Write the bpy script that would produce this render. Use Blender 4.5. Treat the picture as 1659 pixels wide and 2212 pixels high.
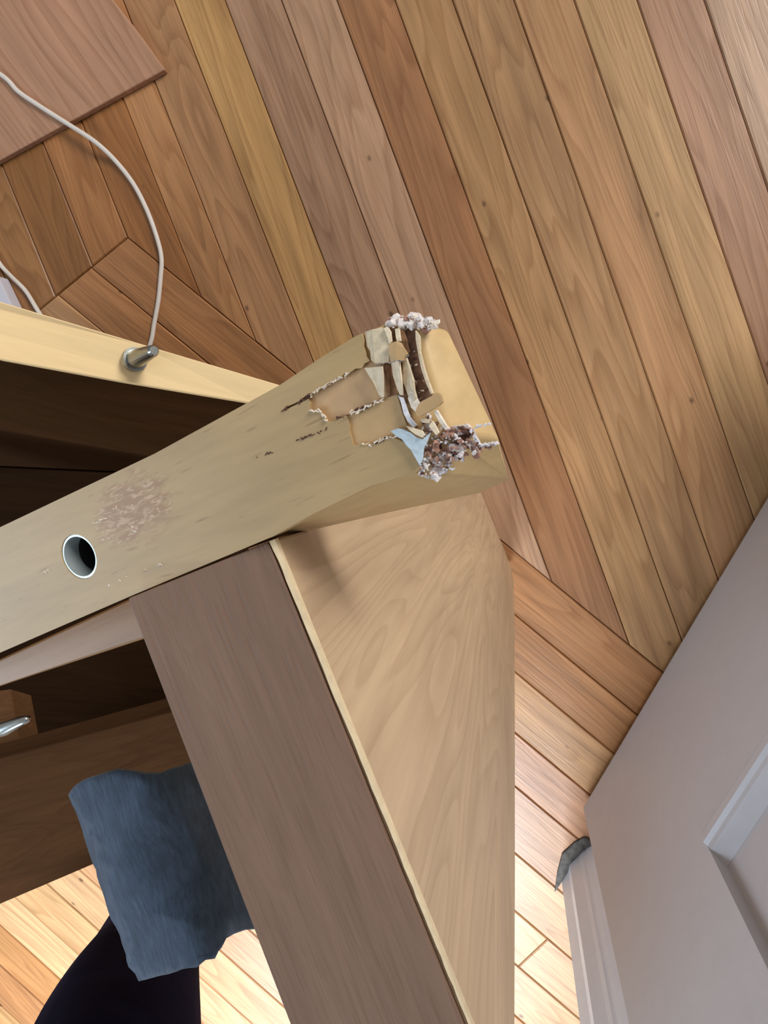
import bpy, bmesh, math, random
from mathutils import Vector, Matrix
random.seed(7)
for o in list(bpy.data.objects): bpy.data.objects.remove(o)
SC = bpy.context.scene
COL = SC.collection

# ---------------------------------------------------------------- camera
F, HC = 1400.0, 0.77                     # focal length in pixels of the 1659 x 2212 frame, lens height above the floor
CX, CY = 829.5, 1106.0
NAD = (1085.0, 920.0)                    # where straight down falls in the frame
dn = Vector((NAD[0]-CX, -(NAD[1]-CY), -F)).normalized()
zw = -dn
xw = (Vector((1, 0, 0)) - zw*zw.x).normalized()
yw = zw.cross(xw)
R = Matrix((xw, yw, zw))
cd = bpy.data.cameras.new('camera')
cd.sensor_fit = 'VERTICAL'; cd.sensor_height = 24.0; cd.lens = F/2212.0*24.0
cd.clip_start = 0.005
cam = bpy.data.objects.new('camera', cd); COL.objects.link(cam)
cam.matrix_world = Matrix.Translation((0, 0, HC)) @ R.to_4x4()
SC.camera = cam

# ---------------------------------------------------------------- light
w = bpy.data.worlds.new('room_light'); SC.world = w; w.use_nodes = True
bg = w.node_tree.nodes['Background']
bg.inputs[0].default_value = (1.0, 0.97, 0.93, 1); bg.inputs[1].default_value = 0.34

def area(name, loc, target, sx, sy, power, col):
    l = bpy.data.lights.new(name, 'AREA'); l.shape = 'RECTANGLE'; l.size = sx; l.size_y = sy
    l.energy = power; l.color = col
    o = bpy.data.objects.new(name, l); COL.objects.link(o)
    o.location = loc
    o.rotation_euler = (Vector(target)-Vector(loc)).to_track_quat('-Z', 'Y').to_euler()
    return o
area('window_light_far', (1.85, 1.8, 2.0), (0, 0.1, 0.2), 0.9, 1.0, 86, (1.0, 0.98, 0.95))
area('fill_light_left', (-2.0, -0.75, 1.5), (0.0, -0.5, 0.2), 1.0, 1.2, 27, (0.68, 0.84, 1.0))  # cool fill light added on the left to brighten the casing
area('window_light_near', (-0.3, -1.6, 1.35), (-0.3, -1.0, 0.0), 0.8, 0.8, 16, (0.84, 0.92, 1.0)).data.spread = math.radians(75)
SC.view_settings.view_transform = 'Standard'
SC.view_settings.look = 'None'
SC.view_settings.gamma = 1.0
SC.view_settings.use_curve_mapping = False
SC.view_settings.exposure = -0.1

# ---------------------------------------------------------------- helpers
def ray(px, py): return R @ Vector((px-CX, -(py-CY), -F))
def pix(px, py, h):
    r = ray(px, py); t = (h-HC)/r.z
    return Vector((r.x*t, r.y*t, h))
CAMP = Vector((0, 0, HC))
def onplane(px, py, pl):
    o, n = pl; r = ray(px, py)
    return CAMP + r*((o-CAMP).dot(n)/r.dot(n))
def lin(c): 
    f = lambda v: v/12.92 if v <= 0.04045 else ((v+0.055)/1.055)**2.4
    return tuple(f(x/255.0) for x in c)
MW = {}                                    # world matrices of what has been built
def frame(o, u, n):
    u = u.normalized(); n = (n-u*n.dot(u)).normalized(); v = n.cross(u)
    m = Matrix((u, v, n)).transposed().to_4x4(); m.translation = o
    return m
def link(name, me, M, parent=None):
    ob = bpy.data.objects.new(name, me); COL.objects.link(ob)
    if parent is not None:
        ob.parent = parent; ob.matrix_local = MW[parent].inverted() @ M
    else: ob.matrix_world = M
    MW[ob] = M.copy()
    return ob
def tag(o, label=None, cat=None, group=None, kind=None):
    if label: o['label'] = label
    if cat: o['category'] = cat
    if group: o['group'] = group
    if kind: o['kind'] = kind
    return o
def empty(name, loc, label, cat):
    o = link(name, None, Matrix.Translation(loc)); o.empty_display_size = 0.05
    return tag(o, label, cat)
def bm_to(name, bm, mats, M=None, parent=None, smooth=False, col=None):
    M = M or Matrix.Identity(4)
    bm.transform(M.inverted())
    bmesh.ops.recalc_face_normals(bm, faces=bm.faces)
    me = bpy.data.meshes.new(name); bm.to_mesh(me); bm.free()
    for m in (mats if isinstance(mats, (list, tuple)) else [mats]): me.materials.append(m)
    if smooth:
        for p in me.polygons: p.use_smooth = True
    ob = link(name, me, M, parent)
    if col: ob.color = (*lin(col), 1)
    return ob
def add_prism(bm, top, bot, mat=0):
    a = [bm.verts.new(p) for p in top]; b = [bm.verts.new(p) for p in bot]; n = len(a)
    fs = [bm.faces.new(a), bm.faces.new(b[::-1])]
    for i in range(n): fs.append(bm.faces.new((a[i], b[i], b[(i+1) % n], a[(i+1) % n])))
    for f in fs: f.material_index = mat
    return fs
def prism(name, top, bot, mats, M=None, parent=None, bevel=0, seg=2, col=None, smooth=False):
    bm = bmesh.new(); add_prism(bm, top, bot)
    if bevel:
        bmesh.ops.recalc_face_normals(bm, faces=bm.faces)
        es = [e for e in bm.edges if len(e.link_faces) == 2 and e.calc_face_angle(0) > 0.5]
        bmesh.ops.bevel(bm, geom=es, offset=bevel, segments=seg, affect='EDGES', profile=0.5, clamp_overlap=True)
    return bm_to(name, bm, mats, M, parent, smooth, col)
def add_tube(bm, pts, rad, seg=10, mat=0, cap=True):
    pts = [Vector(p) for p in pts]; rings = []
    rads = rad if isinstance(rad, (list, tuple)) else [rad]*len(pts)
    up = Vector((0.13, 0.31, 0.94)).normalized()
    for i, p in enumerate(pts):
        d = (pts[min(i+1, len(pts)-1)]-pts[max(i-1, 0)]).normalized()
        a = d.cross(up).normalized(); b = d.cross(a)
        rings.append([bm.verts.new(p+(a*math.cos(t)+b*math.sin(t))*rads[i]) for t in [2*math.pi*k/seg for k in range(seg)]])
    for i in range(len(rings)-1):
        for k in range(seg):
            f = bm.faces.new((rings[i][k], rings[i][(k+1) % seg], rings[i+1][(k+1) % seg], rings[i+1][k])); f.material_index = mat
    if cap:
        bm.faces.new(rings[0]); bm.faces.new(rings[-1][::-1])
def catmull(P, n=10):
    P = [Vector(p) for p in P]; out = []
    for i in range(len(P)-1):
        p0, p1, p2, p3 = P[max(i-1, 0)], P[i], P[i+1], P[min(i+2, len(P)-1)]
        for k in range(n):
            t = k/n
            out.append(0.5*((2*p1)+(p2-p0)*t+(2*p0-5*p1+4*p2-p3)*t*t+(3*p1-p0-3*p2+p3)*t*t*t))
    out.append(P[-1]); return out
def clip(poly, p, n):                       # keep the side n points to
    out = []
    for i in range(len(poly)):
        a, b = poly[i], poly[(i+1) % len(poly)]; da, db = (a-p).dot(n), (b-p).dot(n)
        if da >= 0: out.append(a)
        if (da >= 0) != (db >= 0): out.append(a+(b-a)*(da/(da-db)))
    return out
def boolean_cut(ob, cutter):
    m = ob.modifiers.new('cut', 'BOOLEAN'); m.object = cutter; m.operation = 'DIFFERENCE'; m.solver = 'EXACT'
    dg = bpy.context.evaluated_depsgraph_get(); dg.update()
    me = bpy.data.meshes.new_from_object(ob.evaluated_get(dg)); ob.modifiers.clear(); ob.data = me

# ---------------------------------------------------------------- materials
class NT:
    def __init__(s, name):
        s.m = bpy.data.materials.new(name); s.m.use_nodes = True; s.t = s.m.node_tree
        s.b = s.t.nodes['Principled BSDF']
    def n(s, ty, **kw):
        nd = s.t.nodes.new(ty)
        for k, v in kw.items():
            if k.startswith('i_'): nd.inputs[int(k[2:])].default_value = v
            else: setattr(nd, k, v)
        return nd
    def l(s, a, b): s.t.links.new(a, b)
    def math(s, op, a, b=None):
        nd = s.n('ShaderNodeMath', operation=op)
        for i, v in enumerate((a, b)):
            if v is None: continue
            if isinstance(v, (int, float)): nd.inputs[i].default_value = v
            else: s.l(v, nd.inputs[i])
        return nd.outputs[0]
    def mix(s, fac, a, b, bt='MIX'):
        nd = s.n('ShaderNodeMix', data_type='RGBA', blend_type=bt)
        for i, v in ((0, fac), (6, a), (7, b)):
            if isinstance(v, (int, float)): nd.inputs[i].default_value = v
            elif isinstance(v, tuple): nd.inputs[i].default_value = (*v[:3], 1)
            else: s.l(v, nd.inputs[i])
        return nd.outputs[2]
    def ramp(s, fac, stops):
        nd = s.n('ShaderNodeValToRGB'); cr = nd.color_ramp
        while len(cr.elements) < len(stops): cr.elements.new(0.5)
        for e, (p, c) in zip(cr.elements, stops):
            e.position = p; e.color = (c, c, c, 1) if isinstance(c, (int, float)) else (*c, 1)
        s.l(fac, nd.inputs[0]); return nd.outputs[0]
    def coords(s, scale, rnd=True):
        tc = s.n('ShaderNodeTexCoord'); v = tc.outputs['Object']
        if rnd:
            oi = s.n('ShaderNodeObjectInfo'); mu = s.math('MULTIPLY', oi.outputs['Random'], 37.0)
            ad = s.n('ShaderNodeVectorMath', operation='ADD'); s.l(v, ad.inputs[0]); s.l(mu, ad.inputs[1]); v = ad.outputs[0]
        mp = s.n('ShaderNodeMapping'); mp.inputs['Scale'].default_value = scale; s.l(v, mp.inputs['Vector'])
        return mp.outputs[0]
    def noise(s, vec, scale, detail=4, rough=0.55, dist=0.0):
        nd = s.n('ShaderNodeTexNoise'); s.l(vec, nd.inputs['Vector'])
        nd.inputs['Scale'].default_value = scale; nd.inputs['Detail'].default_value = detail
        nd.inputs['Roughness'].default_value = rough; nd.inputs['Distortion'].default_value = dist
        return nd.outputs[0]
    def bump(s, h, st, dist=0.001):
        b = s.n('ShaderNodeBump'); b.inputs['Strength'].default_value = st; b.inputs['Distance'].default_value = dist
        s.l(h, b.inputs['Height']); s.l(b.outputs[0], s.b.inputs['Normal'])
    def set(s, **kw):
        for k, v in kw.items():
            k = {'rough': 'Roughness', 'metal': 'Metallic', 'color': 'Base Color', 'spec': 'Specular IOR Level', 'coat': 'Coat Weight', 'sheen': 'Sheen Weight'}[k]
            if isinstance(v, (int, float)): s.b.inputs[k].default_value = v
            elif isinstance(v, tuple): s.b.inputs[k].default_value = (*v[:3], 1)
            else: s.l(v, s.b.inputs[k])
        return s.m

def wood(name, grain=1.0, contrast=0.3, rings=0.5, rough=0.38, spots=0.0, col=None, pores=0.25, bump=0.12, spec=0.5):
    t = NT(name)
    if col: base = t.n('ShaderNodeRGB'); base.outputs[0].default_value = (*lin(col), 1); base = base.outputs[0]
    else: base = t.n('ShaderNodeObjectInfo').outputs['Color']
    v1 = t.coords((5*grain, 60*grain, 60*grain)); v2 = t.coords((1.4*grain, 14*grain, 14*grain)); v3 = t.coords((16*grain, 420*grain, 420*grain))
    broad = t.noise(v2, 1.0, 3, 0.5, 0.4)
    # cathedral figure: bands of a stretched, warped field
    wv = t.math('MULTIPLY', t.noise(v2, 1.0, 2, 0.45, 0.2), 22.0)
    band = t.math('FRACT', wv)
    band = t.ramp(band, [(0.0, 0.0), (0.55, 0.35), (0.9, 1.0), (1.0, 0.0)])
    streak = t.noise(v1, 1.0, 5, 0.6, 0.3)
    pore = t.ramp(t.noise(v3, 1.0, 2, 0.5), [(0.5, 0.0), (0.72, 1.0)])
    k = t.ramp(streak, [(0.3, 1.0+contrast*0.55), (0.7, 1.0-contrast*0.7)])
    c = t.mix(1.0, base, k, 'MULTIPLY')
    c = t.mix(t.math('MULTIPLY', band, rings), c, t.mix(1.0, c, (0.62, 0.52, 0.44), 'MULTIPLY'))
    c = t.mix(1.0, c, t.ramp(broad, [(0.3, 1.1), (0.7, 0.9)]), 'MULTIPLY')
    c = t.mix(t.math('MULTIPLY', pore, pores), c, t.mix(1.0, c, (0.5, 0.4, 0.33), 'MULTIPLY'))
    if spots:
        vo = t.n('ShaderNodeTexVoronoi'); t.l(t.coords((14, 22, 22)), vo.inputs['Vector']); vo.inputs['Scale'].default_value = 1.0
        sp = t.ramp(vo.outputs['Distance'], [(0.03, spots), (0.075, 0.0)])
        c = t.mix(sp, c, (0.06, 0.025, 0.01))
    t.bump(t.math('SUBTRACT', t.math('MULTIPLY', streak, 0.6), pore), bump, 0.0006)
    return t.set(color=c, rough=rough, spec=spec)

M_floor = wood('oak_floor', 1.0, 0.32, 0.55, 0.33, spots=0.75, pores=0.3)
M_lami = wood('maple_laminate', 1.6, 0.2, 0.3, 0.42, pores=0.06, bump=0.04)
M_dark = wood('dark_and_shaded_wood', 1.5, 0.25, 0.3, 0.9, pores=0.2, spec=0.04)  # on the shelf and board face its dark colour carries the cavity's shade
M_walnut = wood('brown_edge_wood', 3.0, 0.16, 0.12, 0.55, pores=0.22, bump=0.3, spec=0.3)
M_pale = wood('pale_birch_edge', 2.5, 0.05, 0.06, 0.55, pores=0.05, bump=0.05)
M_red = wood('reddish_board', 0.8, 0.2, 0.5, 0.45, pores=0.2)

def flat(name, col, rough=0.6, var=0.1, sc=200, bump=0.0, metal=0.0, spec=0.5):
    t = NT(name); n = t.noise(t.coords((1, 1, 1)), sc, 4)
    k = t.ramp(n, [(0.3, 1+var), (0.7, 1-var)])
    if bump: t.bump(n, bump, 0.0006)
    return t.set(color=t.mix(1.0, lin(col), k, 'MULTIPLY'), rough=rough, metal=metal, spec=spec)
M_white = flat('white_gloss_paint', (203, 202, 208), 0.42, 0.02, 60, 0.02)
M_cord = flat('white_cord_rubber', (222, 212, 202), 0.5, 0.03, 90)
M_fibre = flat('torn_pale_fibre', (232, 220, 204), 0.85, 0.2, 900, 0.5)
M_fibre_w = flat('torn_white_fibre', (226, 226, 232), 0.85, 0.15, 900, 0.5)
M_blueish = flat('torn_pale_blue_layer', (205, 220, 228), 0.8, 0.12, 700, 0.4)
M_fluff = flat('torn_white_fluff', (228, 219, 216), 0.95, 0.15, 1500, 0.6)
M_pulp = flat('chipboard_core', (176, 134, 116), 0.9, 0.35, 1100, 0.7)
M_pulp_d = flat('dark_chipboard_core', (96, 62, 50), 0.9, 0.4, 1100, 0.7)
M_metal = flat('nickel_plated_steel', (190, 196, 196), 0.28, 0.04, 120, 0.0, 1.0)
M_steel = flat('dull_zinc_steel', (150, 152, 146), 0.3, 0.1, 400, 0.0, 1.0)
M_bore = flat('bore_shade_black', (22, 20, 18), 0.8, 0.1)  # black stands for the shade deep in the hole
M_grime = flat('grey_grime_filler', (92, 88, 84), 0.9, 0.4, 160, 0.6)
M_lilac = flat('pale_lilac_paint', (205, 200, 208), 0.5, 0.03, 60)

def mat_gold():
    """gold-tan painted veneer with fine grain along x and a worn, pinkish patch beside the bolt hole"""
    t = NT('gold_tan_veneer')
    base = lin((180, 152, 108))
    s1 = t.noise(t.coords((40, 320, 320), False), 1.0, 5, 0.6)
    s2 = t.noise(t.coords((14, 60, 60), False), 1.0, 3, 0.5)
    c = t.mix(1.0, base, t.ramp(s1, [(0.3, 1.06), (0.75, 0.9)]), 'MULTIPLY')
    c = t.mix(1.0, c, t.ramp(s2, [(0.3, 1.08), (0.7, 0.9)]), 'MULTIPLY')
    dash = t.ramp(t.noise(t.coords((70, 700, 700), False), 1.0, 2, 0.5), [(0.66, 0.0), (0.74, 0.45)])
    c = t.mix(dash, c, lin((112, 84, 50)))
    # worn patch: centre given in the rail's own coordinates
    tc = t.n('ShaderNodeTexCoord'); vm = t.n('ShaderNodeVectorMath', operation='SUBTRACT')
    t.l(tc.outputs['Object'], vm.inputs[0]); vm.inputs[1].default_value = WORN
    sc = t.n('ShaderNodeVectorMath', operation='MULTIPLY'); t.l(vm.outputs[0], sc.inputs[0]); sc.inputs[1].default_value = (1/0.0165, 1/0.011, 0)
    ln = t.n('ShaderNodeVectorMath', operation='LENGTH'); t.l(sc.outputs[0], ln.inputs[0])
    wn = t.noise(t.coords((120, 420, 420), False), 1.0, 6, 0.65, 0.6)
    f = t.math('SUBTRACT', t.math('MULTIPLY', wn, 1.9), ln.outputs['Value'])
    f = t.ramp(f, [(0.05, 0.0), (0.5, 0.8)])
    pale = t.ramp(t.noise(t.coords((260, 900, 900), False), 1.0, 4, 0.6, 1.0), [(0.5, 0.0), (0.62, 1.0)])
    worn = t.mix(pale, lin((156, 118, 86)), lin((200, 168, 140)))
    c = t.mix(f, c, worn)
    t.bump(t.math('ADD', s1, t.math('MULTIPLY', f, wn)), 0.12, 0.0004)
    return t.set(color=c, rough=0.44, spec=0.4)

# ---------------------------------------------------------------- floor
SEAMS = {'u': [(22,400),(119,642)], 'v': [(127,400),(192,552)], 'w': [(184,289),(231,400),(275,512)],
 'x': [(271,217),(336,398),(427,631)], 'y': [(336,181),(409,362),(430,429),(542,718)], 'z': [(376,0),(528,400),(677,783)],
 'a': [(500,36),(634,400),(760,718)], 'b': [(608,0),(755,400),(862,678)], 'c': [(724,0),(872,400),(956,610),(1006,747)],
 'd': [(854,0),(1002,400),(1138,798),(1276,1162),(1359,1390)], 'e': [(981,0),(1120,400),(1265,800),(1403,1200),(1471,1378)],
 'f': [(1113,0),(1251,400),(1394,800),(1529,1200)], 'g': [(1243,0),(1382,400),(1518,800),(1612,1089)],
 'h': [(1381,0),(1513,400),(1645,800)], 'i': [(1525,0),(1652,400)]}
U1 = Vector((math.cos(math.radians(111.3)), math.sin(math.radians(111.3)), 0)); N1 = Vector((U1.y, -U1.x, 0))   # N1 points right
offs = [sum((pix(*p, 0).dot(N1) for p in s))/len(s) for s in SEAMS.values()]
pitch = (offs[-1]-offs[0])/(len(offs)-1)
iw = list(SEAMS).index('w')
left = [offs[0]-pitch*k for k in range(12, 0, -1)]; right = [offs[-1]+pitch*k for k in range(1, 14)]
alloff = left+offs+right
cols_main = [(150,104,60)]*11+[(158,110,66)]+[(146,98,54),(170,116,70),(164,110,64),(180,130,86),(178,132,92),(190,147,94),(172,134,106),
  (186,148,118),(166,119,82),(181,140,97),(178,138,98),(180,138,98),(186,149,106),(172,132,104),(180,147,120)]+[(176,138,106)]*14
C0 = pix(275, 513, 0)
L1 = pix(1399, 1425, 0); UL = (L1-C0).normalized(); NL = Vector((-UL.y, UL.x, 0)); NL = NL if NL.dot(pix(1000, 300, 0)-C0) > 0 else -NL
M1_ = pix(87, 667, 0); UM = (M1_-C0).normalized(); NM = Vector((-UM.y, UM.x, 0)); NM = NM if NM.dot(pix(60, 500, 0)-C0) > 0 else -NM
floor_base = bmesh.new()
add_prism(floor_base, [Vector(p) for p in ((-1.5,-1.5,-0.012),(1.5,-1.5,-0.012),(1.5,1.5,-0.012),(-1.5,1.5,-0.012))],
          [Vector(p) for p in ((-1.5,-1.5,-0.03),(1.5,-1.5,-0.03),(1.5,1.5,-0.03),(-1.5,1.5,-0.03))])
M_gap = flat('dark_floor_joint', (58, 34, 20), 0.9, 0.2)
floor = tag(bm_to('floor', floor_base, M_gap), 'strip oak floor with an angled border', 'floor', kind='structure')
def plank(poly, col, u):
    g = 0.0004
    c = sum(poly, Vector())/len(poly)
    bm = bmesh.new()
    inset = []
    n = len(poly)
    P = poly
    area2 = sum((P[i].x*P[(i+1) % n].y-P[(i+1) % n].x*P[i].y) for i in range(n))
    if abs(area2) < 1e-5: bm.free(); return
    if area2 < 0: P = P[::-1]
    Q, Q2 = [], []
    def shrink(P, d):
        n = len(P); out = []
        for i in range(n):
            a, b, cc = P[i-1], P[i], P[(i+1) % n]
            e1 = (b-a).normalized(); e2 = (cc-b).normalized(); n1 = Vector((-e1.y, e1.x, 0)); n2 = Vector((-e2.y, e2.x, 0))
            den = 1+n1.dot(n2)
            out.append(b+(n1+n2)*(d/max(den, 0.25)))
        return out
    dz = random.uniform(-0.0002, 0.0002)
    r0 = [p+Vector((0, 0, -0.012)) for p in shrink(P, g)]
    r1 = [p+Vector((0, 0, -0.0014)) for p in shrink(P, g)]
    r2 = [p+Vector((0, 0, dz)) for p in shrink(P, g+0.0013)]
    rings = [[bm.verts.new(p) for p in r] for r in (r0, r1, r2)]
    for a, b in ((0, 1), (1, 2)):
        for i in range(n): bm.faces.new((rings[a][i], rings[a][(i+1) % n], rings[b][(i+1) % n], rings[b][i]))
    bm.faces.new(rings[2]); bm.faces.new(rings[0][::-1])
    bm_to('floor_plank', bm, M_floor, frame(c, u, Vector((0, 0, 1))), floor, col=col)
BIG = 1.45
def inside_room(poly):
    for p, n in (((-BIG,0,0),(1,0,0)), ((BIG,0,0),(-1,0,0)), ((0,-BIG,0),(0,1,0)), ((0,BIG,0),(0,-1,0))):
        poly = clip(poly, Vector(p), Vector(n))
        if len(poly) < 3: return []
    return poly
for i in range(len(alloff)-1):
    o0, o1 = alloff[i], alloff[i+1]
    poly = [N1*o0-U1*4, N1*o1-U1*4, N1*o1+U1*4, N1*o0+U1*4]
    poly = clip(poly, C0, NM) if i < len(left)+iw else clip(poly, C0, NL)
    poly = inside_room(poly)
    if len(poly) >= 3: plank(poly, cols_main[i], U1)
# border boards, parallel to the slanted joint; they start at the mitre joint on the left
bseam = [0.0]
for p in ((1220, 1416), (1205, 1528), (1160, 1622), (1168, 1745), (1150, 1875), (1150, 2000)):
    bseam.append((pix(*p, 0)-C0).dot(-NL))
while bseam[-1] < 2.6: bseam.append(bseam[-1]+pitch)
cols_b = [(178,126,82),(174,122,78),(188,142,98),(190,140,104),(196,148,110),(206,162,118),(204,160,116),(206,164,120)]
JN = pix(1180, 2032, 0)
for i in range(len(bseam)-1):
    a, b = bseam[i], bseam[i+1]
    poly = [C0-NL*a-UL*4, C0-NL*a+UL*4, C0-NL*b+UL*4, C0-NL*b-UL*4]
    poly = inside_room(clip(poly, C0, -NM))
    if len(poly) < 3: continue
    col = cols_b[i % 8]
    if i >= 6 and i % 2 == 0:                # a butt joint across the board
        pj = JN+UL*(0.25*((i//2) % 3-0))
        for s in (1, -1):
            q = clip(poly, pj, UL*s)
            if len(q) >= 3: plank(q, (col[0]-6*s, col[1]-5*s, col[2]), UL)
    else: plank(poly, col, UL)

# ---------------------------------------------------------------- white door, its casing and the wall behind
db, da = pix(1260, 1745, 0.012), pix(1659, 1075, 0.012)
DX = (da-db); DX.z = 0; DX.normalize(); DY = Vector((-DX.y, DX.x, 0))
if DY.dot(-db) < 0: DY = -DY                  # DY: out of the face, towards the lens
MD = Matrix((DX, DY, Vector((0, 0, 1)))).transposed().to_4x4(); MD.translation = db
dpl = (db, DY)
def dl(px, py):
    p = MD.inverted() @ onplane(px, py, dpl); return p.x, p.z
print('door mould', dl(1515,1800), dl(1659,1570), dl(1583,1796), dl(1659,1683))
mx, mz = dl(1515, 1800); mz2 = dl(1583, 1796)[1]
door = tag(link('door_1', None, Matrix.Translation(db)), 'white painted panelled door standing open by its casing', 'door', kind='structure')
def dbox(name, x0, x1, y0, y1, z0, z1, mat=None, bev=0.001, parent=door):
    t = [MD @ Vector(p) for p in ((x0,y0,z1),(x1,y0,z1),(x1,y1,z1),(x0,y1,z1))]
    b = [MD @ Vector(p) for p in ((x0,y0,z0),(x1,y0,z0),(x1,y1,z0),(x0,y1,z0))]
    return prism(name, t, b, mat or M_white, MD, parent, bev, 2)
DW, DH = 0.76, 1.98
dbox('door_panel', mx-0.004, DW-0.09, -0.026, -0.011, mz, DH-0.1)
dbox('bottom_rail', mx, DW-mx*0.8, -0.036, 0.0, 0.0, mz, bev=0)
dbox('door_stile', 0, mx, -0.036, 0.0, 0.0, DH, bev=0)
dbox('door_stile', DW-mx*0.8, DW, -0.036, 0.0, 0.0, DH)
dbox('top_rail', mx, DW-mx*0.8, -0.036, 0.0, DH-0.12, DH)
def mould(name, x0, x1, z0, z1, along):
    # a stepped bead that slopes from the frame down to the recessed panel
    bm = bmesh.new()
    prof = [(0.0, -0.001), (0.18, 0.003), (0.42, 0.003), (0.5, 0.0), (0.62, -0.001), (1.0, -0.0105), (1.0, -0.014), (0.0, -0.014)]
    if along == 'x':
        a = [MD @ Vector((x0, y, z0+(z1-z0)*s)) for s, y in prof]; b = [MD @ Vector((x1, y, z0+(z1-z0)*s)) for s, y in prof]
    else:
        a = [MD @ Vector((x0+(x1-x0)*s, y, z0)) for s, y in prof]; b = [MD @ Vector((x0+(x1-x0)*s, y, z1)) for s, y in prof]
    add_prism(bm, a, b); bm_to(name, bm, M_white, MD, door)
mw = max(0.012, mz2-mz)
mould('panel_moulding', mx, DW-mx*0.8, mz, mz+mw, 'x')
# casing: stepped profile standing on the floor
prof = [pix(*p, 0) for p in ((1213,1902),(1227,1879),(1230,1864),(1250,1848),(1256,1840),(1262,1838),(1268,1831),(1288,1816))]
wd = (prof[-1]-prof[0]).normalized(); bk = Vector((wd.y, -wd.x, 0)); bk = bk if bk.dot(DX*0.3-DY) > 0 else -bk
prof = prof+[prof[-1]+bk*0.02, prof[0]+bk*0.03]
casing = prism('trim_1', [p+Vector((0,0,2.02)) for p in prof], prof, flat('casing_lit_white', (230, 235, 245), 0.35, 0.02, 60))  # bluish window light is put into this whiter paint colour
tag(casing, 'white moulded door casing at the bottom of the door edge', 'door casing', kind='structure')
gr = [pix(*p, 0) for p in ((1198,1925),(1204,1880),(1214,1842),(1240,1818),(1262,1806),(1276,1812),(1283,1822),(1268,1829),(1252,1842),(1232,1862),(1228,1880),(1214,1902))]
prism('grime', [p+Vector((0,0,0.003)) for p in gr], [p+Vector((0,0,-0.001)) for p in gr], M_grime, Matrix.Translation(gr[0]), casing, 0.001)
wo = prof[-1]+bk*0.0
wl = [wo+bk*0.004, wo+bk*0.11, wo+bk*0.11+DX*1.1-DY*0.05, wo+bk*0.004+DX*1.1-DY*0.05]
wl = [p-DY*0.07 for p in wl]
tag(prism('wall_right', [p+Vector((0,0,2.3)) for p in wl], wl, M_lilac), 'pale painted wall behind the open door', 'wall', kind='structure')

# ---------------------------------------------------------------- furniture: damaged rail and leg
p1, p2 = pix(0, 1270, HC-0.166), pix(900, 860, HC-0.136)
RU = (p2-p1).normalized(); RV = Vector((0, 0, 1)).cross(RU).normalized(); RN = RU.cross(RV).normalized()
RPL = (p1, RN)
def rp(px, py, d=0.0): return onplane(px, py, (p1-RN*d, RN))
def zp(zx, zy, d=0.0): return rp(550+zx*0.36166, 640+zy*0.36166, d)
MR = frame(p1, RU, RN)
wc = MR.inverted() @ rp(285, 1100); WORN = (wc.x, wc.y, 0)
M_gold = mat_gold()
t_ = NT('gold_end_paint')
n_ = t_.noise(t_.coords((60, 160, 160), False), 1.0, 5, 0.6)
M_goldend = t_.set(color=t_.mix(1.0, lin((210, 178, 126)), t_.ramp(n_, [(0.3, 1.08), (0.72, 0.86)]), 'MULTIPLY'), rough=0.42, spec=0.4)
table = empty('table_frame', Vector((pix(1075, 1150, 0).x, pix(1075, 1150, 0).y, 0)),
              'gold-tan wooden furniture frame with a broken chipped rail corner and brown leg edge', 'furniture frame')
VD = 0.0013                                    # veneer thickness
T = [(-240,1253),(0,1139),(334,980),(604,832),(700,768),(767,727),(800,712),(835,700),(880,694),(908,704),(966,926),(905,1025),(803,1049),(677,1110),(589,1159),(286,1286),(0,1410),(-240,1515)]
top = [rp(*p, VD) for p in T]
D_ = 0.026
low = [p-RN*D_ for p in top]
low[7] = rp(850, 700, 0.018); low[8] = rp(915, 701, 0.012); low[9] = rp(972, 714, 0.009); low[10] = rp(1079, 950, 0.010)
low[11] = rp(1106, 1036, 0.026); low[12] = rp(1040, 1066, 0.028); low[13] = rp(830, 1110, 0.028); low[14] = rp(600, 1163, 0.028)
bm = bmesh.new(); add_prism(bm, top, low)
bmesh.ops.recalc_face_normals(bm, faces=bm.faces)
bmesh.ops.bevel(bm, geom=[e for e in bm.edges if e.calc_face_angle(0) > 0.25], offset=0.0011, segments=3, affect='EDGES', profile=0.5, clamp_overlap=True)
for f in bm.faces: f.smooth = True
for e in bm.edges: e.smooth = e.calc_face_angle(0) < 0.45
rail = bm_to('rail', bm, [M_goldend], MR, table)
tag(rail, 'gold-tan rail with splintered corner')
# veneer skin with its torn outline
V = [rp(*p) for p in T[:5]]+[zp(*z) for z in ((600,240),(640,222),(652,262),(648,300),(662,332),(668,362),(690,385),(655,402),(640,430),(600,432),(575,452),(540,458),(520,478),(490,490),(468,512),(440,520),(420,540),(390,550),(372,575),(340,590),
   (318,585),(262,628),(205,655),(150,690),(210,665),(268,640),(322,612),(332,640),(328,682),(360,676),(382,684),(398,700),(420,722),(432,748),(470,746),(486,738),(520,722),(548,712),(556,732),(566,770),(566,805),(578,850),(586,884),(604,894),(622,876),(642,876),(660,890),(684,896),(700,880),(730,866),(765,842),(800,836),(840,850),(872,862),(905,884),(930,905),(955,945),(972,985),(985,1030),(962,1060))]+[rp(*p) for p in ((880,1026),(803,1049),(677,1110),(589,1159),(286,1286),(0,1410),(-240,1515))]
bm = bmesh.new(); add_prism(bm, V, [p-RN*VD for p in V])
ven = bm_to('veneer_face', bm, [M_gold], MR, rail)
tag(ven, 'gold-tan veneer torn back from the corner')
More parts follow.
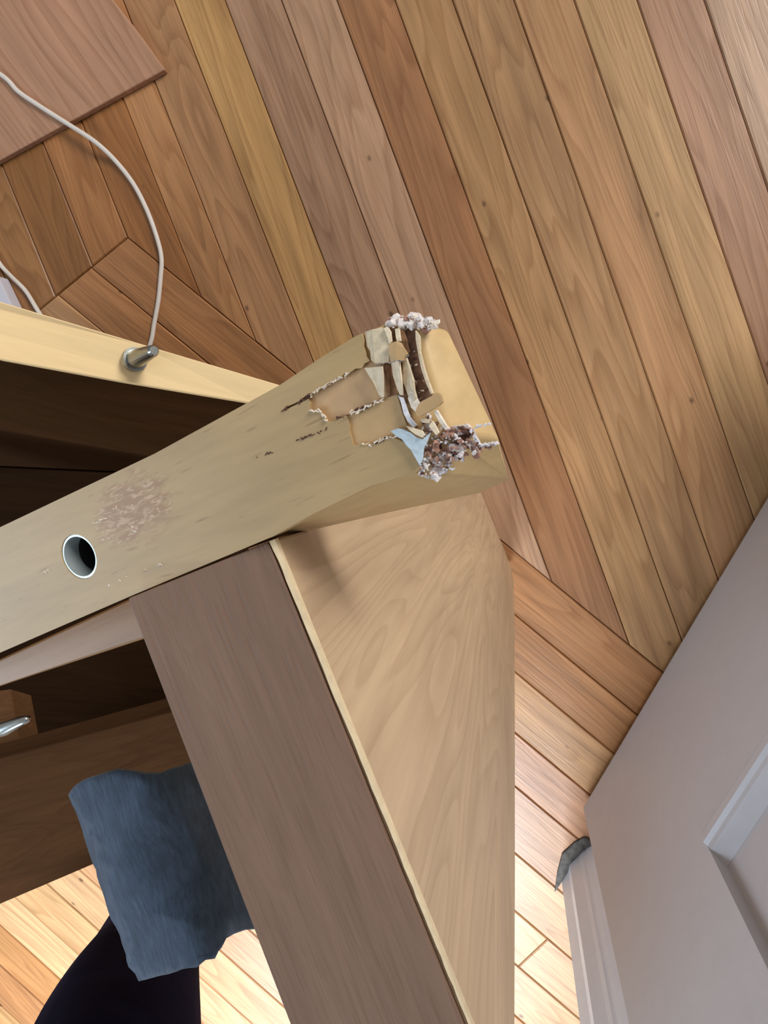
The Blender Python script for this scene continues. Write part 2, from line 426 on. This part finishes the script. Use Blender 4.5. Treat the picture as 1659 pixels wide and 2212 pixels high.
# bolt hole with a metal sleeve
hc = rp(170, 1203)
bmc = bmesh.new(); add_tube(bmc, [hc+RN*0.01, hc-RN*0.0225], 0.0064, 40)
cut = bm_to('cutter', bmc, M_bore)
boolean_cut(rail, cut); boolean_cut(ven, cut)
bpy.data.objects.remove(cut)
def sleeve(ro, ri, z0, z1, name, mat):
    bm = bmesh.new(); seg = 40
    rings = []
    for r, z in ((ro, z0), (ro, z1), (ri, z1), (ri, z0)):
        rings.append([bm.verts.new(hc+(RU*math.cos(a)+RV*math.sin(a))*r+RN*z) for a in [2*math.pi*k/seg for k in range(seg)]])
    for i in range(4):
        for k in range(seg): bm.faces.new((rings[i][k], rings[i][(k+1) % seg], rings[(i+1) % 4][(k+1) % seg], rings[(i+1) % 4][k]))
    return bm_to(name, bm, mat, MR, rail, smooth=False)
sleeve(0.0063, 0.0057, -0.0055, -0.0003, 'metal_sleeve', flat('satin_zinc_sleeve', (190, 200, 200), 0.4, 0.05, 200, 0, 0.55))['label'] = 'shiny metal sleeve lining the bolt hole'
sleeve(0.0063, 0.0058, -0.0218, -0.0055, 'bore_shade', M_bore)  # tube added to blacken the hole, shade held in its colour
bm = bmesh.new(); add_tube(bm, [hc-RN*0.0185, hc-RN*0.0212], 0.0055, 32)
bm_to('bolt_end', bm, M_bore, MR, rail)
# exposed layers, flaps, chips
def plate(name, zpts, d0, th, mat, parent=rail, tilt=None, col=None):
    """a torn sheet: outline in the close-up frame, d0 = depth of its top below the face (negative: lifted), tilt per point"""
    tl = tilt or [0]*len(zpts)
    tp = [zp(x, y, d0+tl[i]) for i, (x, y) in enumerate(zpts)]
    bp = [p-RN*th for p in tp]
    bm = bmesh.new(); add_prism(bm, tp, bp)
    return bm_to(name, bm, mat, MR, parent, col=col)
M_ply = flat('bare_tan_ply', (196, 160, 118), 0.6, 0.07, 300, 0.1)
M_ply2 = flat('bare_tan_ply_upper', (190, 156, 110), 0.55, 0.06, 260, 0.1)
M_cream = flat('cream_torn_layer', (232, 214, 184), 0.8, 0.12, 600, 0.3)
M_groove = flat('dark_groove_core', (112, 84, 66), 0.9, 0.35, 700, 0.6)
M_core = flat('brown_inner_core', (140, 104, 74), 0.9, 0.3, 800, 0.6)
M_fray = flat('frayed_cream_layer', (214, 196, 166), 0.8, 0.18, 700, 0.4)
plate('exposed_layer', ((320,612),(340,588),(390,550),(440,522),(520,478),(640,432),(700,380),(800,400),(860,620),(700,640),(610,690),(545,715),(500,735),(470,748),(432,748),(400,700),(380,682),(330,686)), 0.0010, 0.0012, M_ply)
plate('exposed_layer', ((556,728),(575,700),(606,690),(640,668),(700,645),(735,628),(765,612),(850,588),(866,640),(880,690),(905,760),(925,800),(900,850),(850,860),(790,850),(720,880),(690,895),(640,885),(600,895),(578,850),(566,800)), 0.0006, 0.0014, M_ply2)
plate('torn_flap', ((655,215),(700,198),(765,185),(800,225),(806,300),(800,395),(770,398),(720,402),(695,380),(690,330),(672,300)), -0.0006, 0.0006, M_fray, tilt=(.0012,.0006,.0006,0,-.0006,-.0010,-.0010,-.0006,0,.0008,.0010))
plate('torn_flap', ((800,282),(840,270),(872,276),(890,310),(914,345),(896,362),(890,385),(850,380),(812,392),(802,340)), -0.0022, 0.0007, M_ply2, tilt=(0,0,.0003,0,-.0004,-.0004,-.0006,-.0004,0,0))
plate('splinter', ((655,428),(700,425),(762,418),(768,480),(770,602),(758,606),(740,585),(712,520),(680,470)), -0.0016, 0.0005, M_cream, tilt=(.0002,0,-.0006,-.0004,.0012,.0012,.0010,.0004,.0004))
plate('splinter', ((815,402),(840,390),(862,388),(872,470),(884,590),(868,590),(850,555),(826,475)), -0.0014, 0.0009, M_cream, tilt=(.0006,0,-.0006,-.0004,.0008,.0010,.0008,.0006))
plate('splinter', ((884,390),(905,368),(925,430),(946,500),(952,560),(965,605),(950,640),(915,590),(898,540),(880,500)), -0.0010, 0.0010, M_fray, tilt=(.0008,0,-.0004,-.0006,-.0004,0,.0008,.0010,.0008,.0008))
plate('splinter', ((776,415),(796,405),(806,470),(806,590),(792,600),(782,520)), 0.0000, 0.0008, M_core)
plate('splinter', ((930,560),(958,590),(985,640),(960,690),(935,665),(915,610)), -0.0005, 0.0008, M_fibre)
plate('splinter', ((772,190),(792,180),(812,215),(818,270),(806,285),(796,250)), -0.0012, 0.0007, M_cream)
plate('splinter', ((838,195),(862,190),(866,230),(872,268),(850,275),(842,235)), -0.0010, 0.0008, M_cream)
plate('splinter', ((868,205),(885,195),(905,260),(925,330),(912,345),(890,300)), -0.0003, 0.0008, M_core)
plate('splinter', ((865,600),(885,605),(905,660),(925,720),(965,770),(950,785),(915,750),(890,700)), -0.0006, 0.0007, M_fibre_w)
plate('splinter', ((905,680),(925,690),(955,750),(975,785),(962,792),(930,755)), 0.0002, 0.0007, M_core)
plate('broken_chip', ((960,692),(975,650),(995,628),(1040,605),(1092,575),(1110,590),(1122,632),(1100,652),(1070,670),(1030,695),(985,720),(968,715)), -0.0034, 0.0013, M_ply2)
plate('torn_paper_layer', ((812,806),(850,790),(890,796),(930,815),(965,842),(1000,856),(1030,830),(1050,815),(1030,870),(1008,910),(1002,975),(985,1010),(960,965),(935,920),(905,890),(880,855),(850,838)), -0.0014, 0.0005, M_blueish, tilt=(.0006,0,0,-.0003,0,.0004,0,-.0004,0,0,.0003,.0004,.0003,.0003,.0004,.0004,.0006))
plate('splinter', ((905,775),(940,785),(1000,805),(1015,830),(1000,845),(960,825),(925,800)), -0.0020, 0.0006, M_cream)
plate('splinter', ((985,735),(1015,728),(1050,742),(1040,758),(1000,755)), -0.0018, 0.0006, M_fray)
plate('splinter', ((1040,775),(1060,745),(1078,770),(1100,815),(1085,830),(1060,800)), -0.0016, 0.0007, M_cream)
# end face edge: broken core seen as a dark groove with pale lips
plate('groove_lip', ((960,205),(982,240),(985,330),(1010,430),(1040,520),(1062,580),(1052,585),(1024,520),(994,430),(974,330),(962,260)), -0.0010, 0.0012, M_fray)
plate('groove_lip', ((1070,690),(1085,680),(1110,720),(1140,770),(1158,790),(1140,800),(1105,755)), -0.0010, 0.0012, M_fibre)
plate('groove_lip', ((1150,800),(1180,775),(1270,768),(1300,800),(1345,892),(1440,868),(1455,885),(1350,908),(1325,890),(1282,800),(1262,785),(1190,792)), 0.0006, 0.0016, M_fluff)
plate('broken_core', ((900,180),(960,205),(985,300),(1030,520),(1060,590),(1010,640),(970,640),(955,560),(930,430),(905,330),(880,240)), 0.0009, 0.0006, M_groove)
plate('broken_core', ((760,185),(900,180),(905,330),(930,430),(955,560),(930,640),(800,620),(770,420),(800,300)), 0.0007, 0.0008, M_core)
# chewed pulp: too fine to pick apart singly
def crumbs(name, regions, mats, count, smin, smax, seed, dlo, dhi, sub=1):
    rnd = random.Random(seed); bm = bmesh.new()
    def inside(x, y, P):
        r = False
        for i in range(len(P)):
            (x1, y1), (x2, y2) = P[i], P[i-1]
            if (y1 > y) != (y2 > y) and x < (x2-x1)*(y-y1)/(y2-y1)+x1: r = not r
        return r
    for reg, share in regions:
        xs = [p[0] for p in reg]; ys = [p[1] for p in reg]; n = 0
        while n < count*share:
            x, y = rnd.uniform(min(xs), max(xs)), rnd.uniform(min(ys), max(ys))
            if not inside(x, y, reg): continue
            n += 1
            c = zp(x, y, rnd.uniform(dlo, dhi)); s = rnd.uniform(smin, smax)
            q = Matrix.Rotation(rnd.uniform(0, 6.28), 3, Vector((rnd.gauss(0,1), rnd.gauss(0,1), rnd.gauss(0,1))).normalized())
            sc = (s*rnd.uniform(0.9, 1.9), s*rnd.uniform(0.6, 1.2), s*rnd.uniform(0.5, 0.9))
            r = rnd.random(); mi = 0 if r < mats[1][0] else (1 if r < mats[1][1] else 2)
            g = bmesh.ops.create_icosphere(bm, subdivisions=sub, radius=1.0)
            for v in g['verts']:
                k = rnd.uniform(0.7, 1.2); v.co = c+q @ Vector((v.co.x*sc[0]*k, v.co.y*sc[1]*k, v.co.z*sc[2]*k))
                for f in v.link_faces: f.material_index = mi
    o = bm_to(name, bm, list(mats[0]), MR, rail); o['kind'] = 'stuff'; return o
pulp_reg = [(980,740),(1050,705),(1110,760),(1150,795),(1200,780),(1270,772),(1320,830),(1335,895),(1440,880),(1420,905),(1310,940),(1240,975),(1180,1000),(1130,1040),(1090,1080),(1000,1075),(965,1060),(990,1000),(970,950),(1010,870),(1000,800)]
crumbs('torn_pulp', [(pulp_reg, 1.0)], ((M_fluff, M_pulp, M_pulp_d), (0.58, 0.9)), 90, 0.0006, 0.0013, 3, 0.0004, 0.006, 2)
crumbs('torn_pulp', [(pulp_reg, 1.0)], ((M_fluff, M_pulp, M_pulp_d), (0.55, 0.85)), 240, 0.00018, 0.0005, 13, -0.0010, 0.002)
top_reg = [(775,180),(810,150),(870,112),(940,102),(985,125),(1010,145),(1050,138),(1090,152),(1112,185),(1060,195),(975,200),(820,195)]
crumbs('torn_pulp', [(top_reg, 1.0)], ((M_fluff, M_fibre, M_pulp), (0.6, 0.85)), 46, 0.0005, 0.0011, 5, 0.0000, 0.004, 2)
crumbs('torn_pulp', [(top_reg, 1.0)], ((M_fluff, M_fibre, M_pulp), (0.5, 0.8)), 60, 0.0002, 0.0004, 15, -0.0006, 0.001)
mid_reg = [(880,230),(965,210),(1000,400),(1055,590),(1000,640),(940,640),(900,450)]
crumbs('torn_pulp', [(mid_reg, 1.0)], ((M_fibre, M_pulp, M_pulp_d), (0.2, 0.65)), 70, 0.0002, 0.0005, 9, 0.0008, 0.0018)
def fray(name, lines, seed, n=1.0, mat=None, lift=-0.0004):
    rnd = random.Random(seed); bm = bmesh.new()
    for ln in lines:
        for i in range(len(ln)-1):
            (x0, y0), (x1, y1) = ln[i], ln[i+1]; L = math.hypot(x1-x0, y1-y0); k = max(1, int(L/7*n))
            for j in range(k):
                t = (j+rnd.random())/k; x = x0+(x1-x0)*t; y = y0+(y1-y0)*t
                c = zp(x+rnd.gauss(0, 4), y+rnd.gauss(0, 4), lift+rnd.uniform(-0.0003, 0.0003))
                d = (zp(x1, y1)-zp(x0, y0)).normalized(); e = RN.cross(d)
                a, b_, h = rnd.uniform(.00012, .0006), rnd.uniform(.00005, .0002), rnd.uniform(.0003, .0007)
                d2 = (d+e*rnd.gauss(0, .5)).normalized(); e2 = RN.cross(d2)
                tp = [c+d2*a*s+e2*b_*u for s, u in ((-1,-1),(1,-.6),(1.2,.5),(-.8,1))]
                add_prism(bm, tp, [p-RN*h for p in tp])
    o = bm_to(name, bm, mat or M_fibre, MR, rail); o['kind'] = 'stuff'; return o
fray('torn_fibres', [[(330,600),(390,550),(440,522),(520,478),(560,455)], [(330,684),(385,683),(400,700),(430,748)], [(560,700),(610,688),(700,645),(760,614)], [(640,880),(690,893)], [(720,876),(800,838),(850,850)]], 4, 0.65)
fray('torn_fibres', [[(968,945),(990,1000),(1000,1070),(1060,1085),(1130,1045),(1190,1030)], [(1280,790),(1350,890),(1450,880)], [(1320,780),(1420,760)], [(865,600),(960,780)], [(880,390),(915,350)], [(715,405),(880,385)]], 6, 0.7, M_fibre_w, 0.0004)
fray('dark_cracks', [[(150,692),(205,662)], [(262,634),(320,600)], [(480,738),(550,710)], [(600,680),(670,655)], [(700,885),(790,845)], [(262,858),(340,828)], [(300,600),(330,585)], [(345,826),(430,795)], [(60,945),(110,925)], [(0,972),(30,962)], [(870,585),(880,600)]], 8, 0.8, M_pulp_d, -0.0001)
sc_ = lambda pts: [((x*0.3978-550)/0.36166, (980+y*0.3978-640)/0.36166) for x, y in pts]
fray('raised_splinters', [sc_([(510,380),(575,350)]), sc_([(620,300),(640,270)]), sc_([(560,730),(620,705)]), sc_([(640,692),(700,668)]), sc_([(760,640),(790,630)]), sc_([(850,605),(890,598)]), sc_([(225,655),(270,630)]), sc_([(700,360),(740,430)]), sc_([(560,470),(640,450)])], 11, 0.8, M_fibre, 0.0)
# leg board
A, Cc, Dd = pix(596, 1164, HC-0.1505), pix(1113, 2440, HC-0.142), pix(1111, 1240, 0.0)
FN = (Cc-A).cross(Dd-A).normalized(); FPL = (A, FN)
print('E', onplane(1040, 1068, FPL), 'A', A, 'C', Cc)
Fp = [A]+[onplane(x, y, FPL) for x, y in ((760,1116),(1036,1054),(1066,1128),(1090,1186),(1104,1226),(1110,1262),(1112,1320),(1113,1500),(1114,1900))]+[Cc]
for p in Fp: p.z = max(p.z, 0.0)
A2 = pix(284, 1290, HC-0.1505)
tv = A2-A
ML = frame(A, Cc-Dd, FN)
leg = prism('leg', [p-RN*0.0 for p in Fp], [p+tv*0.997 for p in Fp], M_lami, ML, table, 0.0008, 2, col=(204,176,142))
tag(leg, 'wide tan laminated leg board')
# brown top edge, set down a little from the rail face
C2 = Cc+(pix(722, 2440, HC-0.142)-Cc)
SN = (Cc-A).cross(A2-A).normalized(); SN = SN if SN.z > 0 else -SN
MS = frame(A2, Cc-A, SN)
sp = [A+tv*0.04, Cc+tv*0.04, C2, A2]
prism('edge_strip', [p+SN*0.0016 for p in sp], [p-SN*0.001 for p in sp], M_walnut, MS, leg, 0.0004, 2, col=(124,98,82))['label'] = 'brown wood edge strip'
rnd = random.Random(2); bm = bmesh.new(); N = 60
e0 = []; e1 = []
for i in range(N+1):
    q = A+(Cc-A)*(i/N); ww = 0.026-0.02*(i/N)**0.5+0.006*rnd.random()
    e0.append(q-tv*0.004); e1.append(q+tv*ww)
add_prism(bm, [p+SN*0.0013 for p in e0]+[p+SN*0.0013 for p in e1[::-1]], [p-SN*0.001 for p in e0]+[p-SN*0.001 for p in e1[::-1]])
bm_to('laminate_lip', bm, flat('pale_laminate_lip', (226, 204, 166), 0.5, 0.1, 300), MS, leg)['label'] = 'pale chipped laminate lip'
bm = bmesh.new(); add_tube(bm, [pix(306,1308,HC-0.1495), pix(306,1308,HC-0.1515)], 0.0009, 8); bm_to('pale_speck', bm, M_fibre_w, MS, leg)
# batten under the rail, near-black shelf added as the gap's shade, brown lower board, small block and clip
def slab(name, pts, th, mat, parent=table, bev=0.0008, col=None, dirv=None):
    P = [pix(x, y, HC-v) for x, y, v in pts]
    n = (P[1]-P[0]).cross(P[2]-P[0]).normalized(); n = n if n.z > 0 else -n
    return prism(name, P, [p-n*th for p in P], mat, frame(P[0], P[1]-P[0], n), parent, bev, 2, col=col)
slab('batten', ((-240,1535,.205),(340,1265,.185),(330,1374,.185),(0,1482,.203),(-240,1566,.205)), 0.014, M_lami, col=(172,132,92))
slab('shade_shelf', ((-520,985,.44),(560,1035,.44),(440,1560,.44),(-520,1800,.44)), 0.012, M_dark, col=(44,27,13))
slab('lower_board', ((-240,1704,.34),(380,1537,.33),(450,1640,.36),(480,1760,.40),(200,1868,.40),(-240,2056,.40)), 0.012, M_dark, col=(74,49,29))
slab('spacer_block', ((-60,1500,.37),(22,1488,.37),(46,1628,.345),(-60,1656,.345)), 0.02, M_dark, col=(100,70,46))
bm = bmesh.new(); add_tube(bm, [pix(-60,1597,HC-.28), pix(14,1573,HC-.28), pix(46,1558,HC-.28), pix(62,1552,HC-.28)], [.0036,.0036,.0026,.0016], 14)
bm_to('metal_pin', bm, M_metal, Matrix.Translation(pix(0,1575,HC-.28)), table, True)['label'] = 'small bright metal pin'
# legs that carry the frame out of view on the left
for x, y in ((-330, 1430), (-330, 1700)):
    c = pix(x, y, HC-.43); q = [c+Vector(d) for d in ((-.018,-.018,0),(.018,-.018,0),(.018,.018,0),(-.018,.018,0))]
    prism('back_leg', [p+Vector((0,0,.10)) for p in q], [Vector((p.x, p.y, 0)) for p in q], M_lami, Matrix.Translation(c), table, .001, col=(186,150,110))

# ---------------------------------------------------------------- pale-edged board with a metal dowel pin
pb_top = [(-420,527,.262),(0,651,.285),(300,741,.31),(640,842,.335),(700,905,.340),(545,871,.33),(250,822,.305),(0,776,.285),(-420,700,.262)]
P = [pix(x, y, HC-v) for x, y, v in pb_top]
P[0] = P[1]+(P[1]-P[3])*3.8; P[8] = P[7]+(P[1]-P[3])*3.8
board = empty('leaning_board', Vector((P[3].x, P[3].y-0.14, 0)), 'board with shade painted on its face, a pale edge and metal pin leaning behind the rail', 'board')
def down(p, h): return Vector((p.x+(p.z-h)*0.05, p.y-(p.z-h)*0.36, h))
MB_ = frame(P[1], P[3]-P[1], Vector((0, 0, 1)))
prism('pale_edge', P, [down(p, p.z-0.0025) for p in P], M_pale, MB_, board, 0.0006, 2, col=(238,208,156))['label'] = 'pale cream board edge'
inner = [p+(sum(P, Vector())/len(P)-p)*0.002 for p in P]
prism('board_face', [down(p, p.z-0.0025) for p in inner], [down(p, 0.0) for p in inner], M_dark, MB_, board, 0, col=(58,37,18))['label'] = 'board face with shade painted dark brown'  # shade of the cavity painted into the face colour
# pin: flange, neck, tapered head, pointing up and to the right
b0 = pix(292, 776, HC-.3065); 
b1 = pix(333, 757, HC-.288)
ax = (b1-b0).normalized(); L = (b1-b0).length
bm = bmesh.new(); 
add_tube(bm, [b0-ax*L*0.30, b0-ax*L*0.12, b0-ax*L*0.118, b0+ax*L*0.02, b0+ax*L*0.022, b0+ax*L*0.95, b0+ax*L*1.0], [.003,.003,.006,.006,.0048,.0028,.002], 20)
pin = bm_to('dowel_pin', bm, M_steel, frame(b0, ax, Vector((0, 0, 1))), board); pin['label'] = 'shiny tapered metal dowel pin'

# ---------------------------------------------------------------- reddish board lying on the floor
hb = 0.009
rb = [pix(-330,-420,hb), pix(-60,-400,hb), pix(243,-2,hb), pix(300,72,hb), pix(356,150,hb), pix(0,346,hb), pix(-330,528,hb)]
ub = (pix(356,150,hb)-pix(243,-2,hb))
tag(prism('wood_board', rb, [Vector((p.x, p.y, 0.0005)) for p in rb], M_red, frame(rb[4], ub, Vector((0,0,1))), None, 0.0015, 3, col=(182,137,108)),
    'reddish-brown wood board with dark streaks flat on the floor under the cord', 'board')
# white box corner at the left edge
wb = [pix(-160,560,0.02), pix(-6,596,0.02), pix(25,660,0.02), pix(30,740,0.02), pix(-160,760,0.02)]
tag(prism('white_box', wb, [Vector((p.x, p.y, 0)) for p in wb], M_lilac, Matrix.Translation(wb[2]), None, 0.002), 'pale lilac-white box corner behind the pale board edge', 'box')
# ---------------------------------------------------------------- white cord
rr = 0.0027
cp = [(-260,40,hb+rr),(-120,92,hb+rr),(0,160,hb+rr),(40,198,hb+rr),(90,232,hb+rr),(150,270,hb+rr),(205,306,.012),(250,348,rr+.001),(290,400,rr),(320,460,rr),(341,520,rr),(349,560,rr),(347,600,rr),(342,650,rr),(333,700,rr),(325,742,rr),(300,800,rr),(240,842,rr),(170,800,rr),(118,728,rr),(80,668,rr),(55,628,rr),(25,598,rr),(0,570,rr),(-25,525,rr),(-50,450,rr)]
bm = bmesh.new(); add_tube(bm, catmull([pix(*p) for p in cp], 8), rr, 12)
tag(bm_to('cord', bm, M_cord, Matrix.Translation(pix(349,560,0)), None, True), 'thin white cord looping over the reddish board and across the floor', 'cord')

# ---------------------------------------------------------------- blue fabric flap hanging inside the leg
t = NT('blue_grey_woven_fabric')
tw = t.coords((1, 1, 1), False)
rot = t.n('ShaderNodeMapping'); rot.inputs['Rotation'].default_value = (0, 0, math.radians(38)); rot.inputs['Scale'].default_value = (130, 900, 400)
t.l(tw, rot.inputs['Vector'])
s1 = t.noise(rot.outputs[0], 1.0, 4, 0.6, 0.3); s2 = t.noise(t.coords((1, 1, 1), False), 90, 4, 0.6)
c = t.mix(1.0, lin((62, 77, 96)), t.ramp(s1, [(0.3, 0.72), (0.72, 1.3)]), 'MULTIPLY')
c = t.mix(1.0, c, t.ramp(s2, [(0.3, 1.2), (0.7, 0.78)]), 'MULTIPLY')
t.bump(s1, 0.35, 0.0006)
M_fab = t.set(color=c, rough=0.85, spec=0.2, sheen=0.2)
ol = [(148,1718),(158,1702),(176,1690),(205,1678),(245,1667),(268,1669),(290,1672),(318,1674),(345,1673),(372,1664),(400,1654),(436,1647),(470,1640),(610,2000),(568,2002),(530,2010),(505,2016),(488,2028),(477,2048),(463,2070),(444,2074),(425,2090),(395,2094),(362,2106),(330,2112),(300,2120),(292,2104),(276,2090),(272,2062),(258,2020),(240,1985),(226,1940),(206,1880),(186,1820),(168,1768),(156,1738)]
def fv(x, y):
    t = ((x-150)-(y-1715)*0.33)/300.0
    return 0.204+0.022*max(0, t-0.55)**1.4*3-0.003*math.sin(t*3.0)
bm = bmesh.new()
lo, hi = [], []
fc = bm.faces.new([bm.verts.new(Vector((x, y, 0))) for x, y in ol])
bmesh.ops.triangulate(bm, faces=bm.faces[:])
for _ in range(3): bmesh.ops.subdivide_edges(bm, edges=[e for e in bm.edges if e.calc_length() > 26], cuts=1, use_grid_fill=False)
bmesh.ops.triangulate(bm, faces=bm.faces[:])
rnd = random.Random(4)
for v in bm.verts:
    x, y = v.co.x, v.co.y
    if v.is_boundary: x += rnd.uniform(-1.5, 1.5); y += rnd.uniform(-1.5, 1.5)
    v.co = pix(x, y, HC-fv(x, y)-0.0012*math.sin(x*0.02+y*0.013))
g = bmesh.ops.solidify(bm, geom=bm.faces[:], thickness=0.0022)
flap = bm_to('fabric_flap', bm, M_fab, frame(pix(150,1715,HC-.19), pix(280,2090,HC-.19)-pix(150,1715,HC-.19), Vector((0,0,1))), None, True)
tag(flap, 'blue-grey woven fabric flap with a frayed edge hanging beside the brown leg edge', 'fabric')

# ---------------------------------------------------------------- lower leg of a person in navy trousers
person = empty('person', Vector((pix(350,1800,0).x, pix(350,1800,0).y, 0)), 'person in dark navy trousers, one leg showing below the blue fabric flap', 'person')
t = NT('navy_trouser_cloth')
n1 = t.noise(t.coords((30, 6, 6), False), 1.0, 3, 0.5); n2 = t.noise(t.coords((900, 900, 900), False), 1.0, 2)
t.bump(t.math('ADD', n1, t.math('MULTIPLY', n2, 0.15)), 0.4, 0.006)
M_navy = t.set(color=t.mix(1.0, lin((25, 25, 48)), t.ramp(n1, [(0.3, 1.25), (0.7, 0.75)]), 'MULTIPLY'), rough=0.95, spec=0.05)
M_shoe = flat('black_shoe_leather', (24, 22, 24), 0.45, 0.1)
axis = [(352,1925,.045,.046,.050),(345,1975,.12,.050,.054),(322,2060,.20,.056,.058),(290,2150,.28,.060,.062),(245,2290,.36,.064,.066),(190,2470,.43,.067,.070),(150,2640,.47,.074,.078)]
bm = bmesh.new(); seg = 24; rings = []
PTS = catmull([pix(x, y, h) for x, y, h, _, _ in axis], 5)
RAD = [axis[0][3]]
for i in range(len(axis)-1):
    for k in range(5): RAD.append(axis[i][3]+(axis[i+1][3]-axis[i][3])*(k+1)/5)
for i, p in enumerate(PTS):
    d = (PTS[min(i+1, len(PTS)-1)]-PTS[max(i-1, 0)]).normalized(); a = d.cross(Vector((0, 1, 0.2))).normalized(); b = d.cross(a)
    ring = []
    for k in range(seg):
        th = 2*math.pi*k/seg
        r = RAD[i]*(1+0.05*math.sin(3*th+i*0.22)+0.03*math.sin(5*th-i*0.35))
        ring.append(bm.verts.new(p+(a*math.cos(th)+b*math.sin(th)*1.06)*r))
    rings.append(ring)
for i in range(len(rings)-1):
    for k in range(seg): bm.faces.new((rings[i][k], rings[i][(k+1) % seg], rings[i+1][(k+1) % seg], rings[i+1][k]))
bm.faces.new(rings[0]); bm.faces.new(rings[-1][::-1])
bm_to('trouser_leg', bm, M_navy, frame(PTS[0], PTS[-1]-PTS[0], Vector((0,1,0))), person, True)
bm = bmesh.new()
s0 = pix(350, 1955, .03); s1 = pix(300, 1560, .03)
prev = []
for i in range(9):
    tt = i/8; c = s0+(s1-s0)*tt; wdt = 0.03+0.014*math.sin(math.pi*min(1, 0.12+tt*0.9)); hh = 0.035-0.012*tt
    if i == 8: wdt *= 0.5; hh *= 0.6
    d = (s1-s0).normalized(); a = Vector((-d.y, d.x, 0)).normalized()
    prev.append([bm.verts.new(Vector((c.x, c.y, hh))+a*wdt*math.cos(th)+Vector((0, 0, hh*math.sin(th)))) for th in [2*math.pi*k/14 for k in range(14)]])
for i in range(8):
    for k in range(14): bm.faces.new((prev[i][k], prev[i][(k+1) % 14], prev[i+1][(k+1) % 14], prev[i+1][k]))
bm.faces.new(prev[0]); bm.faces.new(prev[-1][::-1])
bm_to('shoe', bm, M_shoe, Matrix.Translation(s0), person, True)
